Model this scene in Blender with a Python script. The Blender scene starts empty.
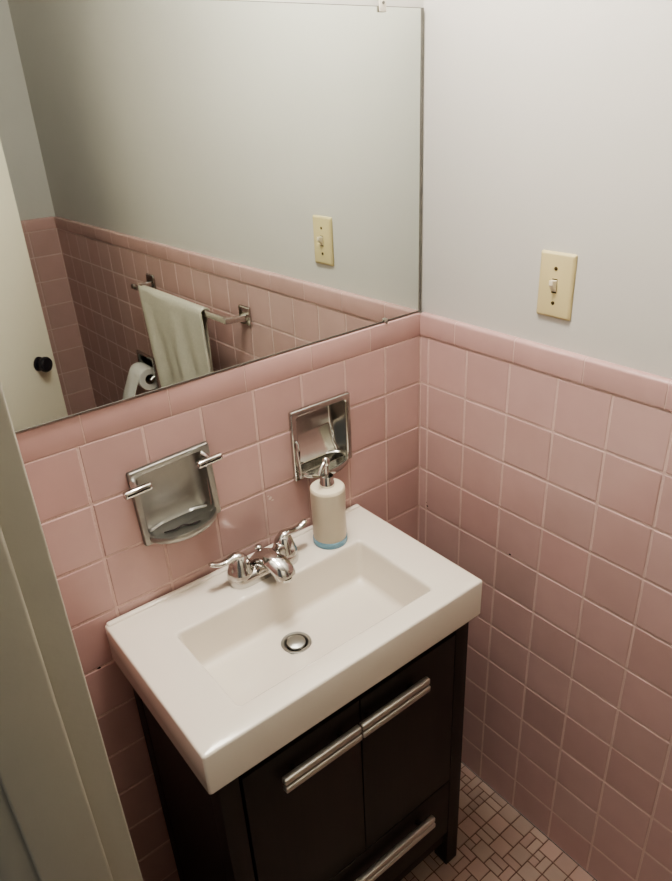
import bpy, bmesh, math, random
from mathutils import Vector, Matrix
random.seed(7)
SC = bpy.context.scene
COL = SC.collection
PI = math.pi
R_ = math.radians

# ------------------------------------------------------------------ materials
def nmat(name):
    m = bpy.data.materials.new(name); m.use_nodes = True
    nt = m.node_tree; b = nt.nodes['Principled BSDF']
    return m, nt, b

def lin(c):
    return tuple(((v/12.92) if v <= .04045 else ((v+.055)/1.055)**2.4) for v in c)

def simple(name, col, rough=.5, metal=0., spec=.5, noise=0., nscale=30., bump=0., bscale=60., coat=0.):
    """col is linear RGB; noise mottles the colour, bump roughens the surface."""
    m, nt, b = nmat(name)
    b.inputs['Roughness'].default_value = rough
    b.inputs['Metallic'].default_value = metal
    b.inputs['Specular IOR Level'].default_value = spec
    if coat: b.inputs['Coat Weight'].default_value = coat
    tc = nt.nodes.new('ShaderNodeTexCoord')
    n = nt.nodes.new('ShaderNodeTexNoise'); n.inputs['Scale'].default_value = nscale; n.inputs['Detail'].default_value = 4
    nt.links.new(tc.outputs['Object'], n.inputs['Vector'])
    mx = nt.nodes.new('ShaderNodeMix'); mx.data_type = 'RGBA'
    mx.inputs[6].default_value = (*[max(0, c*(1-noise)) for c in col], 1)
    mx.inputs[7].default_value = (*[min(1, c*(1+noise)) for c in col], 1)
    nt.links.new(n.outputs['Fac'], mx.inputs[0]); nt.links.new(mx.outputs[2], b.inputs['Base Color'])
    if bump:
        n2 = nt.nodes.new('ShaderNodeTexNoise'); n2.inputs['Scale'].default_value = bscale; n2.inputs['Detail'].default_value = 3
        nt.links.new(tc.outputs['Object'], n2.inputs['Vector'])
        bp = nt.nodes.new('ShaderNodeBump'); bp.inputs['Strength'].default_value = bump; bp.inputs['Distance'].default_value = .01
        nt.links.new(n2.outputs['Fac'], bp.inputs['Height']); nt.links.new(bp.outputs['Normal'], b.inputs['Normal'])
    return m

def tinted(name, rough, bump=0., bscale=25., spec=.5):
    """base colour comes from the per-tile colour attribute 'tint', mottled a little."""
    m, nt, b = nmat(name)
    b.inputs['Roughness'].default_value = rough
    b.inputs['Specular IOR Level'].default_value = spec
    a = nt.nodes.new('ShaderNodeAttribute'); a.attribute_name = 'tint'
    tc = nt.nodes.new('ShaderNodeTexCoord')
    n = nt.nodes.new('ShaderNodeTexNoise'); n.inputs['Scale'].default_value = 14; n.inputs['Detail'].default_value = 5
    nt.links.new(tc.outputs['Object'], n.inputs['Vector'])
    mr = nt.nodes.new('ShaderNodeMapRange'); mr.inputs[3].default_value = .92; mr.inputs[4].default_value = 1.07
    nt.links.new(n.outputs['Fac'], mr.inputs[0])
    mx = nt.nodes.new('ShaderNodeMix'); mx.data_type = 'RGBA'; mx.blend_type = 'MULTIPLY'; mx.inputs[0].default_value = 1
    nt.links.new(a.outputs['Color'], mx.inputs[6]); nt.links.new(mr.outputs[0], mx.inputs[7])
    nt.links.new(mx.outputs[2], b.inputs['Base Color'])
    if bump:
        n2 = nt.nodes.new('ShaderNodeTexNoise'); n2.inputs['Scale'].default_value = bscale
        nt.links.new(tc.outputs['Object'], n2.inputs['Vector'])
        bp = nt.nodes.new('ShaderNodeBump'); bp.inputs['Strength'].default_value = bump; bp.inputs['Distance'].default_value = .004
        nt.links.new(n2.outputs['Fac'], bp.inputs['Height']); nt.links.new(bp.outputs['Normal'], b.inputs['Normal'])
    return m

PINK = (.545, .368, .347)
M = {}
M['plaster'] = simple('plaster_paint', (.59, .572, .54), .55, noise=.035, nscale=5, bump=.06, bscale=40)
M['ceiling'] = simple('ceiling_paint', (.74, .72, .68), .7, noise=.03, nscale=4, bump=.05)
M['tile'] = tinted('pink_glazed_tile', .2, bump=.12, bscale=9)
M['grout'] = simple('wall_grout', (.63, .46, .425), .85, noise=.12, nscale=25, bump=.2, bscale=200)
M['chip'] = simple('chipped_grout', (.03, .022, .02), .9, noise=.2)
M['spot'] = simple('dried_caulk', (.68, .56, .52), .7, noise=.1)
M['mosaic'] = tinted('mosaic_floor_tile', .45, bump=.1, bscale=60)
M['fgrout'] = simple('floor_grout', (.13, .062, .045), .9, noise=.2, nscale=40, bump=.3, bscale=200)
M['mirror'] = simple('silvered_glass', (.785, .83, .78), .015, metal=1., noise=.01, nscale=3)
M['medge'] = simple('dark_mirror_edge', (.15, .145, .125), .5, noise=.3, nscale=60)
M['clip'] = simple('clear_plastic_clip', (.62, .58, .50), .25, noise=.1)
M['ceramic'] = simple('white_ceramic', (.83, .775, .69), .16, noise=.012, nscale=6, coat=.3)
M['chrome'] = simple('chrome', (.62, .61, .59), .09, metal=1., noise=.04, nscale=40)
M['satin'] = simple('satin_chrome', (.38, .38, .36), .36, metal=1., noise=.12, nscale=28, bump=.03, bscale=30)
M['dullchrome'] = simple('aged_chrome', (.60, .60, .57), .15, metal=1., noise=.14, nscale=28, bump=.03, bscale=30)
M['nickel'] = simple('brushed_nickel', (.60, .575, .53), .45, metal=1., noise=.02, nscale=10)
M['dark'] = simple('dark_gap', (.006, .006, .006), .7, noise=.1)
M['switch'] = simple('ivory_plastic', (.62, .53, .30), .35, noise=.03, nscale=10)
M['screw'] = simple('brass_screw', (.10, .07, .03), .4, metal=.6, noise=.2)
M['soap'] = simple('beige_bottle', (.60, .545, .44), .3, noise=.05, nscale=9)
M['soaptop'] = simple('cream_bottle_top', (.80, .73, .58), .35, noise=.03)
M['blue'] = simple('blue_base_ring', (.20, .37, .48), .25, noise=.06)
M['towel'] = simple('white_terry', (.80, .765, .65), .95, noise=.1, nscale=120, bump=.9, bscale=420)
M['paper'] = simple('toilet_paper', (.78, .76, .72), .95, noise=.03, nscale=60, bump=.15, bscale=150)
M['card'] = simple('cardboard_core', (.16, .12, .085), .9, noise=.1)
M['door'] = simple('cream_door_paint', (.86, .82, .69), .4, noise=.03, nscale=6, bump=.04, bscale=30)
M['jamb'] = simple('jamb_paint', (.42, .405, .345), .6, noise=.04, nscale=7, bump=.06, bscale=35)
M['knob'] = simple('dark_knob', (.018, .016, .024), .25, metal=.3, noise=.3, nscale=30)
M['pinkgrout'] = M['grout']  # second key for the plain wall grout

def wood(name, c0, c1, rough):
    m, nt, b = nmat(name)
    b.inputs['Roughness'].default_value = rough
    tc = nt.nodes.new('ShaderNodeTexCoord'); mp = nt.nodes.new('ShaderNodeMapping')
    mp.inputs['Scale'].default_value = (30, 30, 1.6)
    n = nt.nodes.new('ShaderNodeTexNoise'); n.inputs['Scale'].default_value = 4; n.inputs['Detail'].default_value = 6
    nt.links.new(tc.outputs['Object'], mp.inputs[0]); nt.links.new(mp.outputs[0], n.inputs['Vector'])
    mx = nt.nodes.new('ShaderNodeMix'); mx.data_type = 'RGBA'
    mx.inputs[6].default_value = (*c0, 1); mx.inputs[7].default_value = (*c1, 1)
    nt.links.new(n.outputs['Fac'], mx.inputs[0]); nt.links.new(mx.outputs[2], b.inputs['Base Color'])
    return m
M['espresso'] = wood('espresso_wood', (.010, .007, .006), (.024, .016, .013), .5)

# ------------------------------------------------------------------ mesh helpers
def bm_new(): return bmesh.new()

def link(name, bm, mats, parent=None, smooth=None, loc=None):
    """one mesh object out of one bmesh"""
    me = bpy.data.meshes.new(name)
    bmesh.ops.remove_doubles(bm, verts=bm.verts, dist=1e-6)
    bmesh.ops.recalc_face_normals(bm, faces=bm.faces)
    bm.to_mesh(me); bm.free()
    if not isinstance(mats, (list, tuple)): mats = [mats]
    for m in mats: me.materials.append(m)
    if smooth is not None:
        for p in me.polygons: p.use_smooth = True
        me.set_sharp_from_angle(angle=R_(smooth))
    o = bpy.data.objects.new(name, me); COL.objects.link(o)
    if parent: o.parent = parent
    if loc: o.location = loc
    return o

def box(bm, x0, x1, y0, y1, z0, z1, bev=0., seg=2, mi=0):
    t = bmesh.new()
    vs = [t.verts.new((x, y, z)) for x in (x0, x1) for y in (y0, y1) for z in (z0, z1)]
    for f in ((0,1,3,2), (4,6,7,5), (0,4,5,1), (2,3,7,6), (0,2,6,4), (1,5,7,3)):
        t.faces.new([vs[i] for i in f])
    if bev:
        bmesh.ops.bevel(t, geom=t.edges[:], offset=bev, segments=seg, affect='EDGES', profile=.5)
    bmesh.ops.recalc_face_normals(t, faces=t.faces)
    mp = {v: bm.verts.new(v.co) for v in t.verts}
    for f in t.faces:
        g = bm.faces.new([mp[v] for v in f.verts]); g.material_index = mi
    t.free()

def rrect(u0, u1, v0, v1, r, n=6):
    """rounded rectangle outline, 4*(n+1) points counter-clockwise"""
    pts = []
    for cx, cy, a0 in ((u1-r, v1-r, 0), (u0+r, v1-r, 90), (u0+r, v0+r, 180), (u1-r, v0+r, 270)):
        for k in range(n+1):
            a = R_(a0+90*k/n); pts.append((cx+r*math.cos(a), cy+r*math.sin(a)))
    return pts

def loft(bm, loops, cap0=False, cap1=False, closed=True, mi=0):
    """skin a list of equally long loops of 3-D points"""
    L = [[bm.verts.new(p) for p in lp] for lp in loops]
    n = len(L[0])
    for a, b in zip(L, L[1:]):
        for i in range(n if closed else n-1):
            j = (i+1) % n
            try: f = bm.faces.new((a[i], a[j], b[j], b[i])); f.material_index = mi
            except ValueError: pass
    if cap0: bm.faces.new(L[0][::-1]).material_index = mi
    if cap1: bm.faces.new(L[-1]).material_index = mi
    return L

def lathe(bm, prof, c=(0,0,0), axis='z', n=28, mi=0, cap0=True, cap1=True):
    loops = []
    for r, h in prof:
        lp = []
        for k in range(n):
            a = 2*PI*k/n; u, v = r*math.cos(a), r*math.sin(a)
            p = {'z': (u, v, h), 'y': (u, h, v), 'x': (h, u, v)}[axis]
            lp.append((c[0]+p[0], c[1]+p[1], c[2]+p[2]))
        loops.append(lp)
    loft(bm, loops, cap0, cap1, mi=mi)

def sweep(bm, pts, radii, n=14, up=(0,0,1), flat=None, mi=0):
    """tube through pts; flat = list of (side, upright) factors for an oval section"""
    P = [Vector(p) for p in pts]; loops = []
    for i, p in enumerate(P):
        t = (P[min(i+1, len(P)-1)] - P[max(i-1, 0)]).normalized()
        s = t.cross(Vector(up))
        if s.length < 1e-4: s = t.cross(Vector((0, 1, 0)))
        s.normalize(); w = s.cross(t).normalized()
        fs, fu = flat[i] if flat else (1, 1)
        loops.append([tuple(p + s*math.cos(2*PI*k/n)*radii[i]*fs + w*math.sin(2*PI*k/n)*radii[i]*fu) for k in range(n)])
    loft(bm, loops, True, True, mi=mi)

def spline(ctrl, m=6):
    """Catmull-Rom through control points (any dimension)"""
    out = []; c = [ctrl[0]] + list(ctrl) + [ctrl[-1]]
    for i in range(1, len(c)-2):
        for k in range(m):
            t = k/m
            out.append(tuple(.5*((2*b)+(-a+d)*t+(2*a-5*b+4*d-e)*t*t+(-a+3*b-3*d+e)*t**3)
                             for a, b, d, e in zip(c[i-1], c[i], c[i+1], c[i+2])))
    out.append(tuple(ctrl[-1])); return out

def thing(name, label, cat, loc=(0,0,0), rot=(0,0,0), group=None):
    o = bpy.data.objects.new(name, None); COL.objects.link(o)
    o.location = loc; o.rotation_euler = rot; o.empty_display_size = .05
    tag(o, label, cat, group); return o

def tag(o, label, cat, group=None):
    o['label'] = label; o['category'] = cat
    if group: o['group'] = group

def struct(o, label=None, cat=None):
    o['kind'] = 'structure'
    if label: o['label'] = label
    if cat: o['category'] = cat
    return o

# ------------------------------------------------------------------ room
Z0 = 1.1975          # joint under the cap row
T = .1095            # tile pitch
CAP = 1.248          # top of the cap row
XL, YF, ZC = -.925, -2.22, 2.42
PLB = .010           # plaster lies this far behind the tile faces

def tint_layer(bm): return bm.loops.layers.float_color.new('tint')

def tile_wall(name, width, mapf, first, label, door=None, holes=(), chips=(), spots=()):
    """a tiled dado under plaster. u runs along the wall 0..width, v up, w out of the wall.
       mapf(u, v, w) -> world point"""
    bm = bm_new(); lay = tint_layer(bm)
    def quad(pts, mi, col=(1, 1, 1, 1)):
        f = bm.faces.new([bm.verts.new(mapf(*p)) for p in pts]); f.material_index = mi
        for l in f.loops: l[lay] = col
        return f
    spans = [(0, width)]
    if door: spans = [(0, door[0]), (door[1], width)]
    for a, b in spans:
        if a == 0: a -= PLB+.002
        if b == width: b += PLB+.002
        # grout bed, plaster above it, thickness behind
        quad([(a, 0, -.0011), (b, 0, -.0011), (b, Z0+.03, -.0011), (a, Z0+.03, -.0011)], 1)
        quad([(a, Z0+.03, -PLB), (b, Z0+.03, -PLB), (b, ZC, -PLB), (a, ZC, -PLB)], 2)
        quad([(a, Z0+.03, -.0011), (b, Z0+.03, -.0011), (b, Z0+.03, -PLB), (a, Z0+.03, -PLB)], 1)
    if door:
        quad([(door[0], door[2], -PLB), (door[1], door[2], -PLB), (door[1], ZC, -PLB), (door[0], ZC, -PLB)], 2)
    # tiles
    edges = [0.]
    u = first
    while u < width-.004: edges.append(u); u += T
    edges.append(width)
    g = .0023
    for u0, u1 in zip(edges, edges[1:]):
        k = 0
        while True:
            v1 = Z0-k*T; v0 = max(0, v1-T)
            if v1 < .012: break
            k += 1
            for a, b in spans:
                p0, p1 = max(u0, a), min(u1, b)
                if p1-p0 < .008: continue
                q = random.gauss(0, 1)
                s = 1+.032*q; s2 = random.gauss(0, .011)
                col = (PINK[0]*s, PINK[1]*s*(1+s2), PINK[2]*s*(1+s2), 1)
                t = [random.uniform(-.00035, .00035) for _ in range(4)]
                rings = []
                for ins, w in ((g, -.002), (g+.0002, -.0009), (g+.0008, -.0003), (g+.0022, 0)):
                    rings.append([(p0+ins, v0+ins, w), (p1-ins, v0+ins, w), (p1-ins, v1-ins, w), (p0+ins, v1-ins, w)])
                rings[-1] = [(x, y, w+e) for (x, y, w), e in zip(rings[-1], t)]
                for r0, r1 in zip(rings, rings[1:]):
                    for i in range(4):
                        j = (i+1) % 4; quad([r0[i], r0[j], r1[j], r1[i]], 0, col)
                quad(rings[-1], 0, col)
    # recess openings for the built-in fixtures
    if holes:
        bmesh.ops.remove_doubles(bm, verts=bm.verts, dist=1e-6)
        for (a, b, c, d) in holes:
            pa, pb = Vector(mapf(a, c, 0)), Vector(mapf(b, d, 0))
            du = (Vector(mapf(1, 0, 0))-Vector(mapf(0, 0, 0))).normalized()
            for co, no in ((pa, du), (pb, du), (pa, Vector((0,0,1))), (pb, Vector((0,0,1)))):
                bmesh.ops.bisect_plane(bm, geom=bm.verts[:]+bm.edges[:]+bm.faces[:], plane_co=co, plane_no=no)
            lo, hi = sorted((pa.dot(du), pb.dot(du)))
            kill = [f for f in bm.faces if lo < f.calc_center_median().dot(du) < hi and c < f.calc_center_median().z < d]
            bmesh.ops.delete(bm, geom=kill, context='FACES')
    for lst, mi in ((chips, 3), (spots, 4)):
        for (cu, cv, r) in lst:
            ring = []
            for k in range(7):
                a = 2*PI*k/7; rr = r*random.uniform(.6, 1.2)
                ring.append((cu+rr*math.cos(a)*1.3, cv+rr*math.sin(a)*.8, .0006))
            quad(ring, mi)
    o = link(name, bm, [M['tile'], M['grout'], M['plaster'], M['chip'], M['spot']])
    return struct(o, label, None)

def cap_row(name, width, mapf, first, label, gaps=None, pr=.003, rad=.0065):
    """bullnose trim pieces along the top of the tile"""
    bm = bm_new(); lay = tint_layer(bm)
    L = .1508
    edges = [0.]; u = first
    while u < width-.004: edges.append(u); u += L
    edges.append(width)
    prof = [(-.004, Z0+.0018), (pr-.0030, Z0+.0018), (pr-.0008, Z0+.0030), (pr, Z0+.0060), (pr, CAP-rad)]
    if pr < .001: prof[:4] = [(-.004, Z0-.0012), (-.0012, Z0-.0012), (-.0003, Z0-.0004), (pr, Z0+.0012)]
    for k in range(1, 6):
        a = R_(90*k/5); prof.append((pr-rad*(1-math.cos(a)), CAP-rad+rad*math.sin(a)))
    prof += [(-PLB-.001, CAP), (-PLB-.001, Z0+.02)]
    for u0, u1 in zip(edges, edges[1:]):
        if gaps and u0 < gaps[1] and u1 > gaps[0]:
            if u0 < gaps[0]: u1 = gaps[0]
            elif u1 > gaps[1]: u0 = gaps[1]
            else: continue
        if u1-u0 < .006: continue
        s = 1+.04*random.gauss(0, 1); col = (PINK[0]*1.03*s, PINK[1]*s, PINK[2]*s, 1)
        loops = [[mapf(u, v, w) for w, v in prof] for u in (u0+.0012, u1-.0012)]
        n0 = len(bm.faces)
        loft(bm, loops, True, True)
        bm.faces.ensure_lookup_table()
        for f in bm.faces[n0:]:
            for l in f.loops: l[lay] = col
        # joint filler
        n0 = len(bm.faces)
        loft(bm, [[mapf(u, v-.0006, w-.0007) for w, v in prof] for u in (u1-.0013, u1+.0013)], True, True)
        bm.faces.ensure_lookup_table()
        for f in bm.faces[n0:]:
            f.material_index = 1
    return struct(link(name, bm, [M['tile'], M['grout']], smooth=35), label)

HOLE_L = (-.679, -.549, .984, 1.116)
HOLE_R = (-.351, -.217, .981, 1.120)
HOLE_T = (1.434, 1.562, .652, .780)      # along the right wall, measured from the back corner
back = lambda u, v, w: (-u, -w, v)
right = lambda u, v, w: (-w, -u, v)
front = lambda u, v, w: (-u, YF+w, v)
left = lambda u, v, w: (XL+w, -u, v)
DOOR = (.375, 1.115, 2.04)
tile_wall('wall_back', -XL, back, .104, 'pale wall with pink tile behind the vanity',
          holes=[(-HOLE_L[0], -HOLE_L[1], HOLE_L[2], HOLE_L[3]), (-HOLE_R[0], -HOLE_R[1], HOLE_R[2], HOLE_R[3])],
          chips=[(.8164, .7605, .0035)], spots=[(.4199, .9577, .004), (.4145, .951, .003), (.424, .9635, .002)])
tile_wall('wall_right', -YF, right, .0245, 'pale wall with pink tile on the right, holding the switch',
          holes=[HOLE_T], chips=[(.0301, .772, .0028), (.2805, .7645, .003), (.0265, .781, .0015)])
tile_wall('wall_front', -XL, front, .124, 'far pink tiled wall seen in the mirror')
tile_wall('wall_left', -YF, left, .08, 'pink tiled wall with the doorway', door=DOOR)
cap_row('trim_1', -XL, back, .144, 'pink bullnose tile row on the back wall under the mirror', pr=.0003, rad=.003)
cap_row('trim_2', -YF, right, .1017, 'pink bullnose tile row on the right wall under the switch')
cap_row('trim_3', -XL, front, .13, 'pink bullnose tile row on the far wall')
cap_row('trim_4', -YF, left, .11, 'pink bullnose tile row on the doorway wall', gaps=(DOOR[0]-.06, DOOR[1]+.06))

# floor: random mosaic of one and two inch tiles
bm = bm_new(); lay = tint_layer(bm)
P = .0212; X0, X1 = XL-.16, .0
nx, ny = int(math.ceil((X1-X0)/P)), int(math.ceil(-YF/P))
f = bm.faces.new([bm.verts.new(p) for p in ((X0, YF, -.0015), (X1, YF, -.0015), (X1, 0, -.0015), (X0, 0, -.0015))]); f.material_index = 1
used = [[False]*ny for _ in range(nx)]
for i in range(nx):
    for j in range(ny):
        if used[i][j]: continue
        opts = [(2,2)]*6 + [(2,1)]*3 + [(1,2)]*3 + [(1,1)]*3
        random.shuffle(opts)
        for (a, b) in opts + [(1,1)]:
            if i+a <= nx and j+b <= ny and not any(used[i+p][j+q] for p in range(a) for q in range(b)): break
        for p in range(a):
            for q in range(b): used[i+p][j+q] = True
        x1 = X1-i*P-.0009; x0 = max(X0, X1-(i+a)*P+.0009); y1 = -j*P-.0009; y0 = max(YF, -(j+b)*P+.0009)
        if x1-x0 < .004 or y1-y0 < .004: continue
        s = 1+random.uniform(-.11, .11); w = random.random()
        c = (.42*s, .315*s, .265*s, 1) if w < .6 else (.42*s, .295*s, .25*s, 1)
        lo = [(x0, y0, -.0015), (x1, y0, -.0015), (x1, y1, -.0015), (x0, y1, -.0015)]
        e = .0007; hi = [(x0+e, y0+e, 0), (x1-e, y0+e, 0), (x1-e, y1-e, 0), (x0+e, y1-e, 0)]
        n0 = len(bm.faces); loft(bm, [lo, hi], False, True); bm.faces.ensure_lookup_table()
        for f in bm.faces[n0:]:
            for l in f.loops: l[lay] = c
struct(link('floor', bm, [M['mosaic'], M['fgrout']]), 'pinkish mosaic tile floor')
bm = bm_new(); box(bm, XL-.16, .02, YF-.02, .02, ZC, ZC+.03)
struct(link('ceiling', bm, M['ceiling']), 'pale painted ceiling')

# door frame: jamb with stop, and casing on the room side
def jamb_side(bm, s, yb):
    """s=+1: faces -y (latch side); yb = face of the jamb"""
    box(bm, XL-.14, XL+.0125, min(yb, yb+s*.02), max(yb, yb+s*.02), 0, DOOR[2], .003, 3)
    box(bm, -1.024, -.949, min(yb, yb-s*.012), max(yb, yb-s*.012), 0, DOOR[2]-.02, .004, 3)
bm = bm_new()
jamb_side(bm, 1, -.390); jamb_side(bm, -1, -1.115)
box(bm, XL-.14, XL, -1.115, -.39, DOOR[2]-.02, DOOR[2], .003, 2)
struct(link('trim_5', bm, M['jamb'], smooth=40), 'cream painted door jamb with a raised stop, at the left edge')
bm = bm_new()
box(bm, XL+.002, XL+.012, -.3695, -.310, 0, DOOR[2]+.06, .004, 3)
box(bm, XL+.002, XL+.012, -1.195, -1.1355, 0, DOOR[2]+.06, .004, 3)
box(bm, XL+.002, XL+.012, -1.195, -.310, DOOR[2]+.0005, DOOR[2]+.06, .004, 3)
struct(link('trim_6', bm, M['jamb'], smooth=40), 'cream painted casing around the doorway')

# open door, swung into the room
hx, hy = -.905, -1.135
fx, fy = -.345, -1.50
ang = math.atan2(fy-hy, fx-hx); DL = math.hypot(fx-hx, fy-hy)
bm = bm_new(); box(bm, 0, DL, -.035, 0, .012, 2.015, .002, 2)
d = link('door_1', bm, M['door'], smooth=40); d.location = (hx, hy, 0); d.rotation_euler.z = ang
struct(d, 'open flat cream door seen in the mirror', None)
kz, kx = .868, DL-.083
bm = bm_new()
lathe(bm, [(.026, .0), (.026, .004), (.022, .007), (.013, .009), (.013, .014), (.021, .017), (.027, .024), (.028, .032), (.024, .040), (.0, .043)], (kx, 0, kz), 'y', 24)
link('door_knob', bm, M['knob'], d, smooth=50)
bm = bm_new()
lathe(bm, [(.026, -.035), (.026, -.039), (.022, -.042), (.013, -.044), (.013, -.049), (.021, -.052), (.027, -.059), (.028, -.067), (.024, -.075), (.0, -.078)], (kx, 0, kz), 'y', 24)
link('door_knob', bm, M['knob'], d, smooth=50)

# ------------------------------------------------------------------ mirror
PHI = R_(.65)
t = thing('wall_mirror', 'large frameless wall mirror with dark edges, above the pink tile', 'mirror', (0, .0045, 0), (0, 0, PHI))
mx0, mx1, mz0, mz1 = -.895, .0052, 1.2505, 1.8065
e = .0028; eR = .0078
bm = bm_new()
box(bm, mx0+e, mx1-eR, 0, .004, mz0+e*.8, mz1-.001)
link('glass_pane', bm, M['mirror'], t)
bm = bm_new()
box(bm, mx1-eR, mx1, -.0004, .0044, mz0, mz1, .0004, 1)
box(bm, mx0, mx1, -.0004, .0044, mz0, mz0+e*.8, .0004, 1)
box(bm, mx0, mx0+e, -.0004, .0044, mz0, mz1, .0004, 1)
box(bm, mx0, mx1, -.0004, .0044, mz1-.001, mz1, .0003, 1)
link('edge', bm, M['medge'], t)
for (cx, cz, sg) in ((-.098, mz1, 1), (-.100, mz0, -1)):
    bm = bm_new()
    z0, z1 = sorted((cz-sg*.009, cz+sg*.010)); w = .008 if sg > 0 else .004
    if sg < 0: z0, z1 = cz-.001, cz+.007
    box(bm, cx-w, cx+w, -.0045, -.0008, z0, z1, .0012, 2)
    lathe(bm, [(.0025, -.0062), (.0025, -.0044)], (cx, 0, (z0+z1)/2+sg*.004), 'y', 12, mi=1)
    link('clip', bm, [M['clip'] if sg > 0 else M['nickel'], M['medge']], t, smooth=40)

# ------------------------------------------------------------------ sink
SX0, SX1, SY0, SY1, ZT, ZB = -.7905, -.1945, -.3675, -.0025, .849, .7655
RX0, RX1, RY0, RY1 = -.7035, -.282, -.3215, -.1105
t = thing('sink_basin', 'white rectangular ceramic sink top on the dark vanity', 'sink', (0, 0, 0))
N = 7
def L3(p, z): return [(x, y, z) for x, y in p]
bm = bm_new()
loops = [L3(rrect(SX0+.022, SX1-.022, SY0+.022, SY1-.004, .006, N), ZB+.012),
         L3(rrect(SX0+.020, SX1-.020, SY0+.020, SY1-.004, .006, N), ZB),
         L3(rrect(SX0+.006, SX1-.006, SY0+.004, SY1-.002, .0045, N), ZB),
         L3(rrect(SX0+.002, SX1-.002, SY0+.0012, SY1-.001, .0045, N), ZB+.0018),
         L3(rrect(SX0, SX1, SY0, SY1, .0045, N), ZB+.005),
         L3(rrect(SX0, SX1, SY0, SY1, .0045, N), ZT-.0045),
         L3(rrect(SX0+.0007, SX1-.0007, SY0+.0007, SY1-.0007, .0045, N), ZT-.0022),
         L3(rrect(SX0+.0018, SX1-.0018, SY0+.0018, SY1-.0018, .004, N), ZT-.0008),
         L3(rrect(SX0+.0045, SX1-.0045, SY0+.0045, SY1-.0045, .003, N), ZT)]
for d_, z_ in ((-.004, 0), (-.0015, -.0006), (.0007, -.0022), (.0018, -.005), (.0030, -.012)):
    loops.append(L3(rrect(RX0+d_, RX1-d_, RY0+d_, RY1-d_, .009, N), ZT+z_))
for d_, z_, r_ in ((.0050, .768, .010), (.0058, .7630, .011), (.0085, .7575, .013), (.0130, .7545, .016), (.022, .7535, .02)):
    loops.append(L3(rrect(RX0+d_, RX1-d_, RY0+d_, RY1-d_, r_, N), z_))
DX, DY, DZ = -.4995, -.176, .7475
last = rrect(RX0+.022, RX1-.022, RY0+.022, RY1-.022, .02, N)
cx, cy = (RX0+RX1)/2, (RY0+RY1)/2
def circ(r, z):
    out = []
    for x, y in last:
        a = math.atan2((y-cy)*1.97, x-cx); out.append((DX+r*math.cos(a), DY+r*math.sin(a), z))
    return out
loops += [circ(.050, .7502), circ(.036, .7484), circ(.031, .7478), circ(.0285, .7468), circ(.026, .742), circ(.026, .700)]
loft(bm, loops)
link('basin', bm, M['ceramic'], t, smooth=42)
bm = bm_new()
box(bm, SX0+.004, SX1-.004, SY1-.013, SY1-.0005, ZT-.004, ZT+.0045, .0035, 3)
link('back_lip', bm, M['ceramic'], t, smooth=42)
bm = bm_new()
lathe(bm, [(.0255, .7385), (.0285, .7480), (.0292, .7494), (.0280, .7502), (.0235, .7496), (.0205, .746), (.0200, .735), (.0200, .71)], (DX, DY, 0), n=36, cap0=False, cap1=False)
dr = link('drain_flange', bm, M['satin'], t, smooth=40)
bm = bm_new()
lathe(bm, [(.0198, .7315), (.0198, .730), (.001, .730)], (DX, DY, 0), n=24, cap0=False, cap1=True)
link('drain_shade_cup', bm, M['dark'], dr)  # near-black colour stands in for the shade down the drain
bm = bm_new()
lathe(bm, [(.006, .731), (.006, .744), (.0165, .745), (.0185, .748), (.0178, .7512), (.012, .7530), (.006, .7537), (0, .7539)], (DX, DY, 0), n=30)
link('drain_stopper', bm, M['satin'], dr, smooth=40)

# ------------------------------------------------------------------ faucet
FX, FY = -.4865, -.0615
t = thing('faucet', 'chrome two handle faucet standing on the white sink', 'faucet', (FX, FY, ZT))
bm = bm_new()
def fl(hx_, hy_, r, z): return [(x, y, z) for x, y in rrect(-hx_, hx_, -hy_, hy_, min(r, hy_-.0005), 8)]
loft(bm, [fl(.077, .0275, .027, .0003), fl(.0775, .028, .0275, .004), fl(.0770, .0275, .027, .015), fl(.074, .025, .0245, .021), fl(.070, .021, .0205, .0245), fl(.06, .012, .0115, .0260)], True, True)
link('base_plate', bm, M['chrome'], t, smooth=45)
bm = bm_new()
sp = spline([(0, .010, .017, .022), (0, -.006, .032, .0220), (0, -.028, .040, .0200), (.0025, -.047, .039, .0195), (.005, -.064, .031, .0190), (.006, -.070, .0195, .0180)], 6)
sweep(bm, [p[:3] for p in sp], [p[3] for p in sp], 20, up=(1, 0, 0), flat=[(.82, 1.16)]*len(sp))
spt = link('spout', bm, M['chrome'], t, smooth=50)
bm = bm_new(); lathe(bm, [(.0105, .0125), (.0115, .019)], (.006, -.070, 0), n=20)
link('aerator', bm, M['dullchrome'], spt, smooth=40)
for s in (-1, 1):
    bm = bm_new()
    lathe(bm, [(.0260, .013), (.0260, .024), (.0240, .028), (.0220, .035), (.0190, .045), (.0160, .053), (.0110, .0590), (.005, .0615), (0, .062)], (s*.051, 0, 0), n=28)
    h = link('handle', bm, M['chrome'], t, smooth=45)
    bm = bm_new()
    lv = spline([(s*.038, -.001, .048, .009), (s*.050, 0, .0585, .0112), (s*.062, .001, .0595, .0100), (s*.077, .002, .0560, .0086), (s*.092, .003, .0570, .0078), (s*.104, .004, .0620, .0074), (s*.110, .004, .0645, .0048)], 6)
    sweep(bm, [p[:3] for p in lv], [p[3] for p in lv], 14, flat=[(1.0, .62)]*len(lv))
    link('lever', bm, M['chrome'], h, smooth=50)
bm = bm_new(); lathe(bm, [(.0022, .016), (.0022, .043)], (.002, .016, 0), n=12)
rd = link('lift_rod', bm, M['chrome'], t, smooth=40)
bm = bm_new(); lathe(bm, [(.003, .040), (.0065, .0425), (.0075, .046), (.005, .049), (0, .050)], (.002, .016, 0), n=18)
link('rod_knob', bm, M['chrome'], rd, smooth=40)

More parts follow.
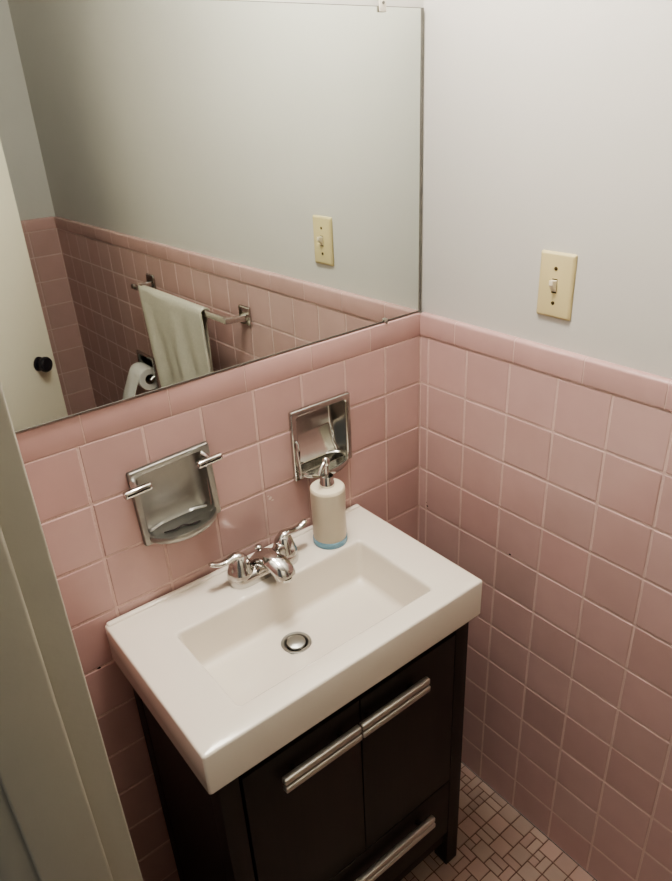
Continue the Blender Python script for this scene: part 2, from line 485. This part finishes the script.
# ------------------------------------------------------------------ vanity cabinet
CX0, CX1, CY0, CY1, CT = -.769, -.206, -.3475, -.006, .7645
t = thing('vanity_cabinet', 'dark espresso vanity cabinet with two doors and a drawer, under the white sink', 'cabinet', (0, 0, 0))
E_ = M['espresso']
PW = .036
for x0 in (CX0, CX1-PW):
    for y0, y1 in ((CY0, CY0+.04), (CY1-.04, CY1)):
        bm = bm_new(); box(bm, x0, x0+PW, y0, y1, 0, CT, .0012, 2)
        link('leg_post', bm, E_, t, smooth=40)
for x0 in (CX0+.0006, CX1-.0186):
    bm = bm_new(); box(bm, x0, x0+.018, CY0+.0405, CY1-.0405, .075, CT-.001, .001, 1)
    link('side_panel', bm, E_, t)
bm = bm_new(); box(bm, CX0+PW+.0005, CX1-PW-.0005, CY0+.010, CY0+.026, .078, .124, .001, 1); link('bottom_rail', bm, E_, t)
bm = bm_new(); box(bm, CX0+PW+.0005, CX1-PW-.0005, CY0+.004, CY0+.024, .735, CT-.001, .001, 1); link('top_rail', bm, E_, t)
bm = bm_new(); box(bm, CX0+PW+.0005, CX1-PW-.0005, CY1-.014, CY1-.004, .078, CT-.001); link('back_panel', bm, E_, t)
bm = bm_new(); box(bm, CX0+PW+.0005, CX1-PW-.0005, CY0+.027, CY1-.015, .080, .096); link('bottom_panel', bm, E_, t)
DX0, DX1 = CX0+PW+.005, CX1-PW-.002
SPL = -.4875
def bar_handle(x0, x1, z, parent):
    yf = CY0-.0005
    bm = bm_new()
    for y, zz in ((-.021, .0085), (-.0225, -.0085)):
        h, d = .0064, .0062
        box(bm, x0, x1, yf+y-d, yf+y+d, z+zz-h, z+zz+h, .0030, 3)
    box(bm, x0+.002, x1-.002, yf-.022, yf-.0165, z-.008, z+.008, mi=1)
    for xx in (x0+.03, x1-.03):
        box(bm, xx-.004, xx+.004, yf-.020, yf+.0008, z-.006, z+.004, mi=1)
    link('bar_handle', bm, [M['nickel'], M['espresso']], parent, smooth=40)
for (a, b, side) in ((DX0, SPL-.0012, 'l'), (SPL+.0012, DX1, 'r')):
    bm = bm_new(); box(bm, a, b, CY0-.0005, CY0+.018, .3105, .731, .0012, 2)
    dd = link('door', bm, E_, t, smooth=40)
    if side == 'l': bar_handle(-.668, -.5065, .686, dd)
    else: bar_handle(-.5045, -.339, .686, dd)
bm = bm_new(); box(bm, DX0, DX1, CY0-.0005, CY0+.018, .128, .307, .0012, 2)
dd = link('drawer', bm, E_, t, smooth=40)
bar_handle(-.668, -.314, .262, dd)

# ------------------------------------------------------------------ soap dispenser
t = thing('soap_dispenser', 'beige soap pump bottle with a blue base on the sink deck', 'soap dispenser', (-.3275, -.0705, ZT+.0003))
bm = bm_new()
lathe(bm, [(.0340, .012), (.0345, .016), (.0355, .120), (.0355, .124)], n=40, cap1=False)
lathe(bm, [(.0355, .124), (.0350, .1275), (.0330, .1300), (.0200, .1315), (.012, .1318)], n=40, cap0=False, mi=1)
link('bottle', bm, [M['soap'], M['soaptop']], t, smooth=40)
bm = bm_new()
lathe(bm, [(.0350, 0), (.0358, .0015), (.0358, .0115), (.0350, .013)], n=40)
link('base_ring', bm, M['blue'], t, smooth=40)
bm = bm_new()
lathe(bm, [(.0145, .1310), (.0150, .1325), (.0150, .1400), (.0138, .1415), (.0138, .1530), (.0128, .1545), (.0070, .1550), (.0050, .1555)], n=26)
link('collar', bm, M['chrome'], t, smooth=40)
bm = bm_new()
lathe(bm, [(.0042, .1500), (.0042, .176), (.0070, .1790), (.0078, .1850), (.0068, .1910), (.0035, .1945), (0, .195)], n=20)
pu = link('pump', bm, M['chrome'], t, smooth=40)
bm = bm_new()
nz = spline([(0, 0, .1855, .0048), (-.010, -.003, .1815, .0042), (-.018, -.006, .1740, .0036), (-.024, -.008, .1665, .0030)], 5)
sweep(bm, [p[:3] for p in nz], [p[3] for p in nz], 12)
link('nozzle', bm, M['chrome'], pu, smooth=40)

# ------------------------------------------------------------------ recessed chrome fixtures
def recess_plate(name, w, h, dep, parent, r_in, frame=.0125, scoop=0., mat='dullchrome', fil=(.003, .008, .016)):
    """local: x right, z up from plate centre, +y into the wall"""
    bm = bm_new(); n = 7
    W, H = w/2, h/2
    def lp(i, y, r, zlift=0.): return [(x, y, z + (zlift if z < 0 else 0)) for x, z in rrect(-W+i, W-i, -H+i, H-i, r, n)]
    loops = [lp(.0005, .0045, .004), lp(0, -.002, .004), lp(.0006, -.0062, .004), lp(.0022, -.0078, .004), lp(frame-.003, -.0074, r_in+.003), lp(frame-.0006, -.0058, r_in),
             lp(frame, -.003, r_in), lp(frame+.001, dep*.55, r_in), lp(frame+fil[0], dep*.78, r_in*1.05, scoop*.25), lp(frame+fil[1], dep*.94, r_in*1.1, scoop*.65), lp(frame+fil[2], dep, r_in*1.1, scoop)]
    loft(bm, loops, False, True)
    return link(name, bm, M[mat], parent, smooth=32)

def tray(name, a, b, yc, zc, parent, bb=None, mat='dullchrome'):
    bm = bm_new(); n = 40
    bb = bb or b
    def lp(s, z, d=0.): return [((a-d)*s*math.cos(2*PI*k/n), yc+((b if math.sin(2*PI*k/n) < 0 else bb)-d)*s*math.sin(2*PI*k/n), zc+z) for k in range(n)]
    loft(bm, [lp(.80, -.0125), lp(.93, -.011), lp(.985, -.0075), lp(1, -.003), lp(1, .001), lp(.99, .0028, .0005), lp(1, .0032, .003), lp(1, .0022, .005), lp(1, -.001, .0075), lp(1, -.002, .012)], True, True)
    return link(name, bm, M[mat], parent, smooth=40)

# left: toothbrush and tumbler holder with two hooks
cx, cz = -.6140, 1.0500
t = thing('toothbrush_holder', 'chrome recessed holder with two crossbar hooks, set in the tile left of the soap dish', 'toothbrush holder', (cx, 0, cz), (0, -.045, 0))
recess_plate('wall_plate', .156, .153, .036, t, .016, scoop=.03, mat='satin')
tr = tray('tray', .0690, .047, .0, -.062, t, bb=.030, mat='satin')
bm = bm_new()
sl = spline([(-.040, -.008, -.0625, .0016), (-.020, -.014, -.0625, .0022), (-.004, -.012, -.0625, .0018), (.008, -.020, -.0625, .0024), (.026, -.022, -.0625, .0014)], 6)
sweep(bm, [p[:3] for p in sl], [p[3] for p in sl], 8, flat=[(1, .5)]*len(sl))
link('drain_slot', bm, M['chip'], tr)
for hx_ in (-.0735, .0645):
    bm = bm_new()
    sweep(bm, [(hx_*.96, -.0065, .057), (hx_, -.018, .0545), (hx_, -.026, .053)], [.0075, .0062, .006], 14)
    box(bm, hx_-.0255, hx_+.0255, -.0335, -.0215, .0445, .0580, .0042, 3)
    box(bm, hx_-.020, hx_+.020, -.0340, -.0332, .0500, .0526, mi=1)
    link('hook', bm, [M['chrome'], M['dark']], t, smooth=45)

# right: soap dish
cx, cz = -.2840, 1.0505
t = thing('soap_dish', 'chrome recessed soap dish set in the tile behind the pump bottle', 'soap dish', (cx, 0, cz))
recess_plate('wall_plate', .151, .155, .046, t, .006, frame=.0138, scoop=.050, fil=(.002, .0035, .006))
tray('tray', .0640, .046, .004, -.0625, t, bb=.032)
bm = bm_new()
sweep(bm, [(-.0675, -.0075, .012), (-.0675, -.013, .008), (-.0675, -.014, -.005), (-.0675, -.0135, -.060), (-.066, -.0125, -.068), (-.063, -.0075, -.0705)], [.0032, .0034, .0036, .0036, .0034, .003], 12)
link('grab_rod', bm, M['chrome'], t, smooth=45)

# ------------------------------------------------------------------ light switch
t = thing('light_switch', 'ivory toggle light switch on the pale right wall', 'light switch', (.0096, -.3240, 1.3600), (0, 0, -PI/2))
# local: x right along wall, -y out of the wall
bm = bm_new()
loft(bm, [[(x, y, z) for x, z in rrect(-w/2, w/2, -h/2, h/2, r, 5)] for w, h, r, y in
          ((.0705, .1145, .003, 0), (.0705, .1145, .003, -.0022), (.0690, .1130, .003, -.0040), (.0640, .1080, .003, -.0062), (.0600, .1040, .003, -.0066))], True, True)
link('plate', bm, M['switch'], t, smooth=32)
bm = bm_new(); box(bm, -.0052, .0052, -.0072, -.0060, -.0125, .0125); sl = link('toggle_slot', bm, M['screw'], t)
bm = bm_new()
loft(bm, [[(x, y0+y, z+dz) for x, y, z in ((-w, 0, -h), (w, 0, -h), (w, 0, h), (-w, 0, h))] for w, h, y0, dz in
          ((.0048, .0105, -.0068, 0), (.0046, .0075, -.0100, .002), (.0040, .0045, -.0175, .0065), (.0034, .0038, -.0185, .007))], True, True)
link('toggle', bm, M['soaptop'], t, smooth=30)
for z in (.0302, -.0302):
    bm = bm_new(); lathe(bm, [(.0033, -.0060), (.0033, -.0074), (.0024, -.0080), (0, -.0081)], (0, 0, z), 'y', 14)
    link('screw', bm, M['screw'], t, smooth=40)

# ------------------------------------------------------------------ towel bar and towel (seen in the mirror)
BX, BZ = -.068, 1.1000
t = thing('towel_bar', 'square chrome towel bar on the right wall, seen in the mirror', 'towel bar', (0, 0, 0))
for yc in (-.702, -1.318):
    bm = bm_new()
    loft(bm, [[(x, yc+y, 1.102+z) for y, z in rrect(-s, s, -s, s, .004, 4)] for s, x in ((.0285, -.0012), (.0285, -.005), (.0265, -.008), (.013, -.0095))], True, True)
    pl = link('mounting_plate', bm, M['chrome'], t, smooth=35)
    bm = bm_new()
    loft(bm, [[(x, yc+y, 1.095+dz+z) for y, z in rrect(-s, s, -s, s, .002, 3)] for s, x, dz in ((.012, -.0085, 0), (.009, -.03, .002), (.0085, BX-.006, .005), (.0078, BX-.009, .005))], True, True)
    link('post', bm, M['chrome'], pl, smooth=35)
bm = bm_new(); box(bm, BX-.0065, BX+.0065, -1.3092, -.7108, BZ-.0095, BZ+.0095, .0012, 2)
link('bar', bm, M['chrome'], t, smooth=35)

bm = bm_new(); NY = 46
prof = []
for k in range(34): prof.append(('f', k/33))
for k in range(1, 8): prof.append(('t', k/8))
for k in range(30): prof.append(('b', k/29))
grid = []
for side, s in prof:
    row = []
    for j in range(NY+1):
        q = j/NY
        ya = -.822-.424*q
        if side == 'f':
            drop = .400*(1-s) + .012*math.sin(5*q); z = BZ+.006-drop
            amp = .0105*min(1, drop/.22)
            fold = amp*(.6*math.sin(q*2*PI*2.3+.6)+.4*math.sin(q*2*PI*4.1+1.9+drop*3))
            x = BX-.0145+.022*drop-fold-.002
            y = ya+.09*drop+.03*drop*(q-.5)
        elif side == 't':
            a = PI*s; x = BX-.0128*math.cos(a); z = BZ+.006+.0068*math.sin(a); y = ya
        else:
            drop = .33*s; z = BZ+.006-drop
            x = BX+.0135+.004*math.sin(q*9)*min(1, drop/.2); y = ya+(-.030*(1-q)+.02*q)*min(1, drop/.05)
        row.append(bm.verts.new((x, y, z)))
    grid.append(row)
for a, b in zip(grid, grid[1:]):
    for j in range(NY): bm.faces.new((a[j], a[j+1], b[j+1], b[j]))
tw = link('hand_towel', bm, M['towel'], smooth=180)
md = tw.modifiers.new('thick', 'SOLIDIFY'); md.thickness = .0045; md.offset = 0
tag(tw, 'white terry towel hanging on the towel bar, seen in the mirror', 'towel')

# ------------------------------------------------------------------ toilet paper
ty, tz = -1.488, .7140
t = thing('toilet_paper_holder', 'chrome recessed paper holder in the tile below the towel bar', 'toilet paper holder', (0, ty, tz), (0, 0, -PI/2))
recess_plate('wall_plate', .150, .150, .042, t, .006)
RXC, RZC = -.022, -.014      # roll axis: out of the wall, below plate centre
for s in (-1, 1):
    bm = bm_new()
    sweep(bm, [(s*.0630, -.004, -.002), (s*.0630, -.016, -.008), (s*.0630, RXC, RZC)], [.006, .006, .0075], 12)
    link('arm', bm, M['dullchrome'], t, smooth=45)
bm = bm_new(); lathe(bm, [(.0075, -.0575), (.0085, -.054), (.0085, .054), (.0075, .0575)], (0, RXC, RZC), 'x', 18)
link('roller', bm, M['dullchrome'], t, smooth=45)
t2 = thing('toilet_paper_roll', 'white toilet paper roll with a hanging loose end, on the recessed holder', 'toilet paper', (0, ty, tz), (0, 0, -PI/2))
bm = bm_new()
lathe(bm, [(.0205, -.051), (.0440, -.051), (.0450, -.0495), (.0450, .0495), (.0440, .051), (.0205, .051)], (0, RXC, RZC), 'x', 40, cap0=False, cap1=False)
rl = link('roll', bm, M['paper'], t2, smooth=45)
bm = bm_new()
lathe(bm, [(.0205, -.051), (.0195, -.0512), (.0190, -.050), (.0190, .050), (.0195, .0512), (.0205, .051)], (0, RXC, RZC), 'x', 30, cap0=False, cap1=False)
link('cardboard_core', bm, M['card'], t2, smooth=45)
bm = bm_new()
pts = spline([(RXC, RZC+.0456), (RXC-.026, RZC+.038), (RXC-.0465, RZC+.008), (RXC-.064, RZC-.028), (RXC-.082, RZC-.068), (RXC-.094, RZC-.120)], 6)
g = [[bm.verts.new((-.050+.100*j/10, y-.003*math.sin(j*.9+i*.15)*(i/len(pts)), z)) for j in range(11)] for i, (y, z) in enumerate(pts)]
for a, b in zip(g, g[1:]):
    for j in range(10): bm.faces.new((a[j], a[j+1], b[j+1], b[j]))
tl = link('loose_end', bm, M['paper'], t2, smooth=180)
md = tl.modifiers.new('thick', 'SOLIDIFY'); md.thickness = .0008; md.offset = 0

# ------------------------------------------------------------------ light
def lamp(name, kind, loc, energy, col, **kw):
    d = bpy.data.lights.new(name, kind); d.energy = energy; d.color = col
    for k, v in kw.items(): setattr(d, k, v)
    o = bpy.data.objects.new(name, d); COL.objects.link(o); o.location = loc; return o
lamp('ceiling_bulb', 'POINT', (-.46, -.24, 2.27), 17, (1., .955, .885), shadow_soft_size=.12)
o = lamp('hall_fill', 'AREA', (-2.3, -.85, 2.1), .4, (1., .97, .92), shape='DISK', size=.9)  # unseen fill lamp, added outside the doorway to brighten the room
o.rotation_euler = Vector((1.9, .35, -1.1)).to_track_quat('-Z', 'Y').to_euler()
w = bpy.data.worlds.new('World'); SC.world = w; w.use_nodes = True
w.node_tree.nodes['Background'].inputs[0].default_value = (1., .97, .93, 1)
w.node_tree.nodes['Background'].inputs[1].default_value = .06

# ------------------------------------------------------------------ camera
cd = bpy.data.cameras.new('Camera'); cam = bpy.data.objects.new('Camera', cd); COL.objects.link(cam)
cam.location = (-1.0262, -1.0262, 1.6779); cam.rotation_euler = (1.1022, .0459, -.6733)
cd.sensor_fit = 'HORIZONTAL'; cd.sensor_width = 36; cd.lens = 687.1245*36/672; cd.clip_start = .01
SC.camera = cam
SC.cycles.caustics_reflective = False
SC.view_settings.view_transform = 'AgX'
SC.view_settings.look = 'AgX - Medium High Contrast'
SC.view_settings.exposure = 1.22
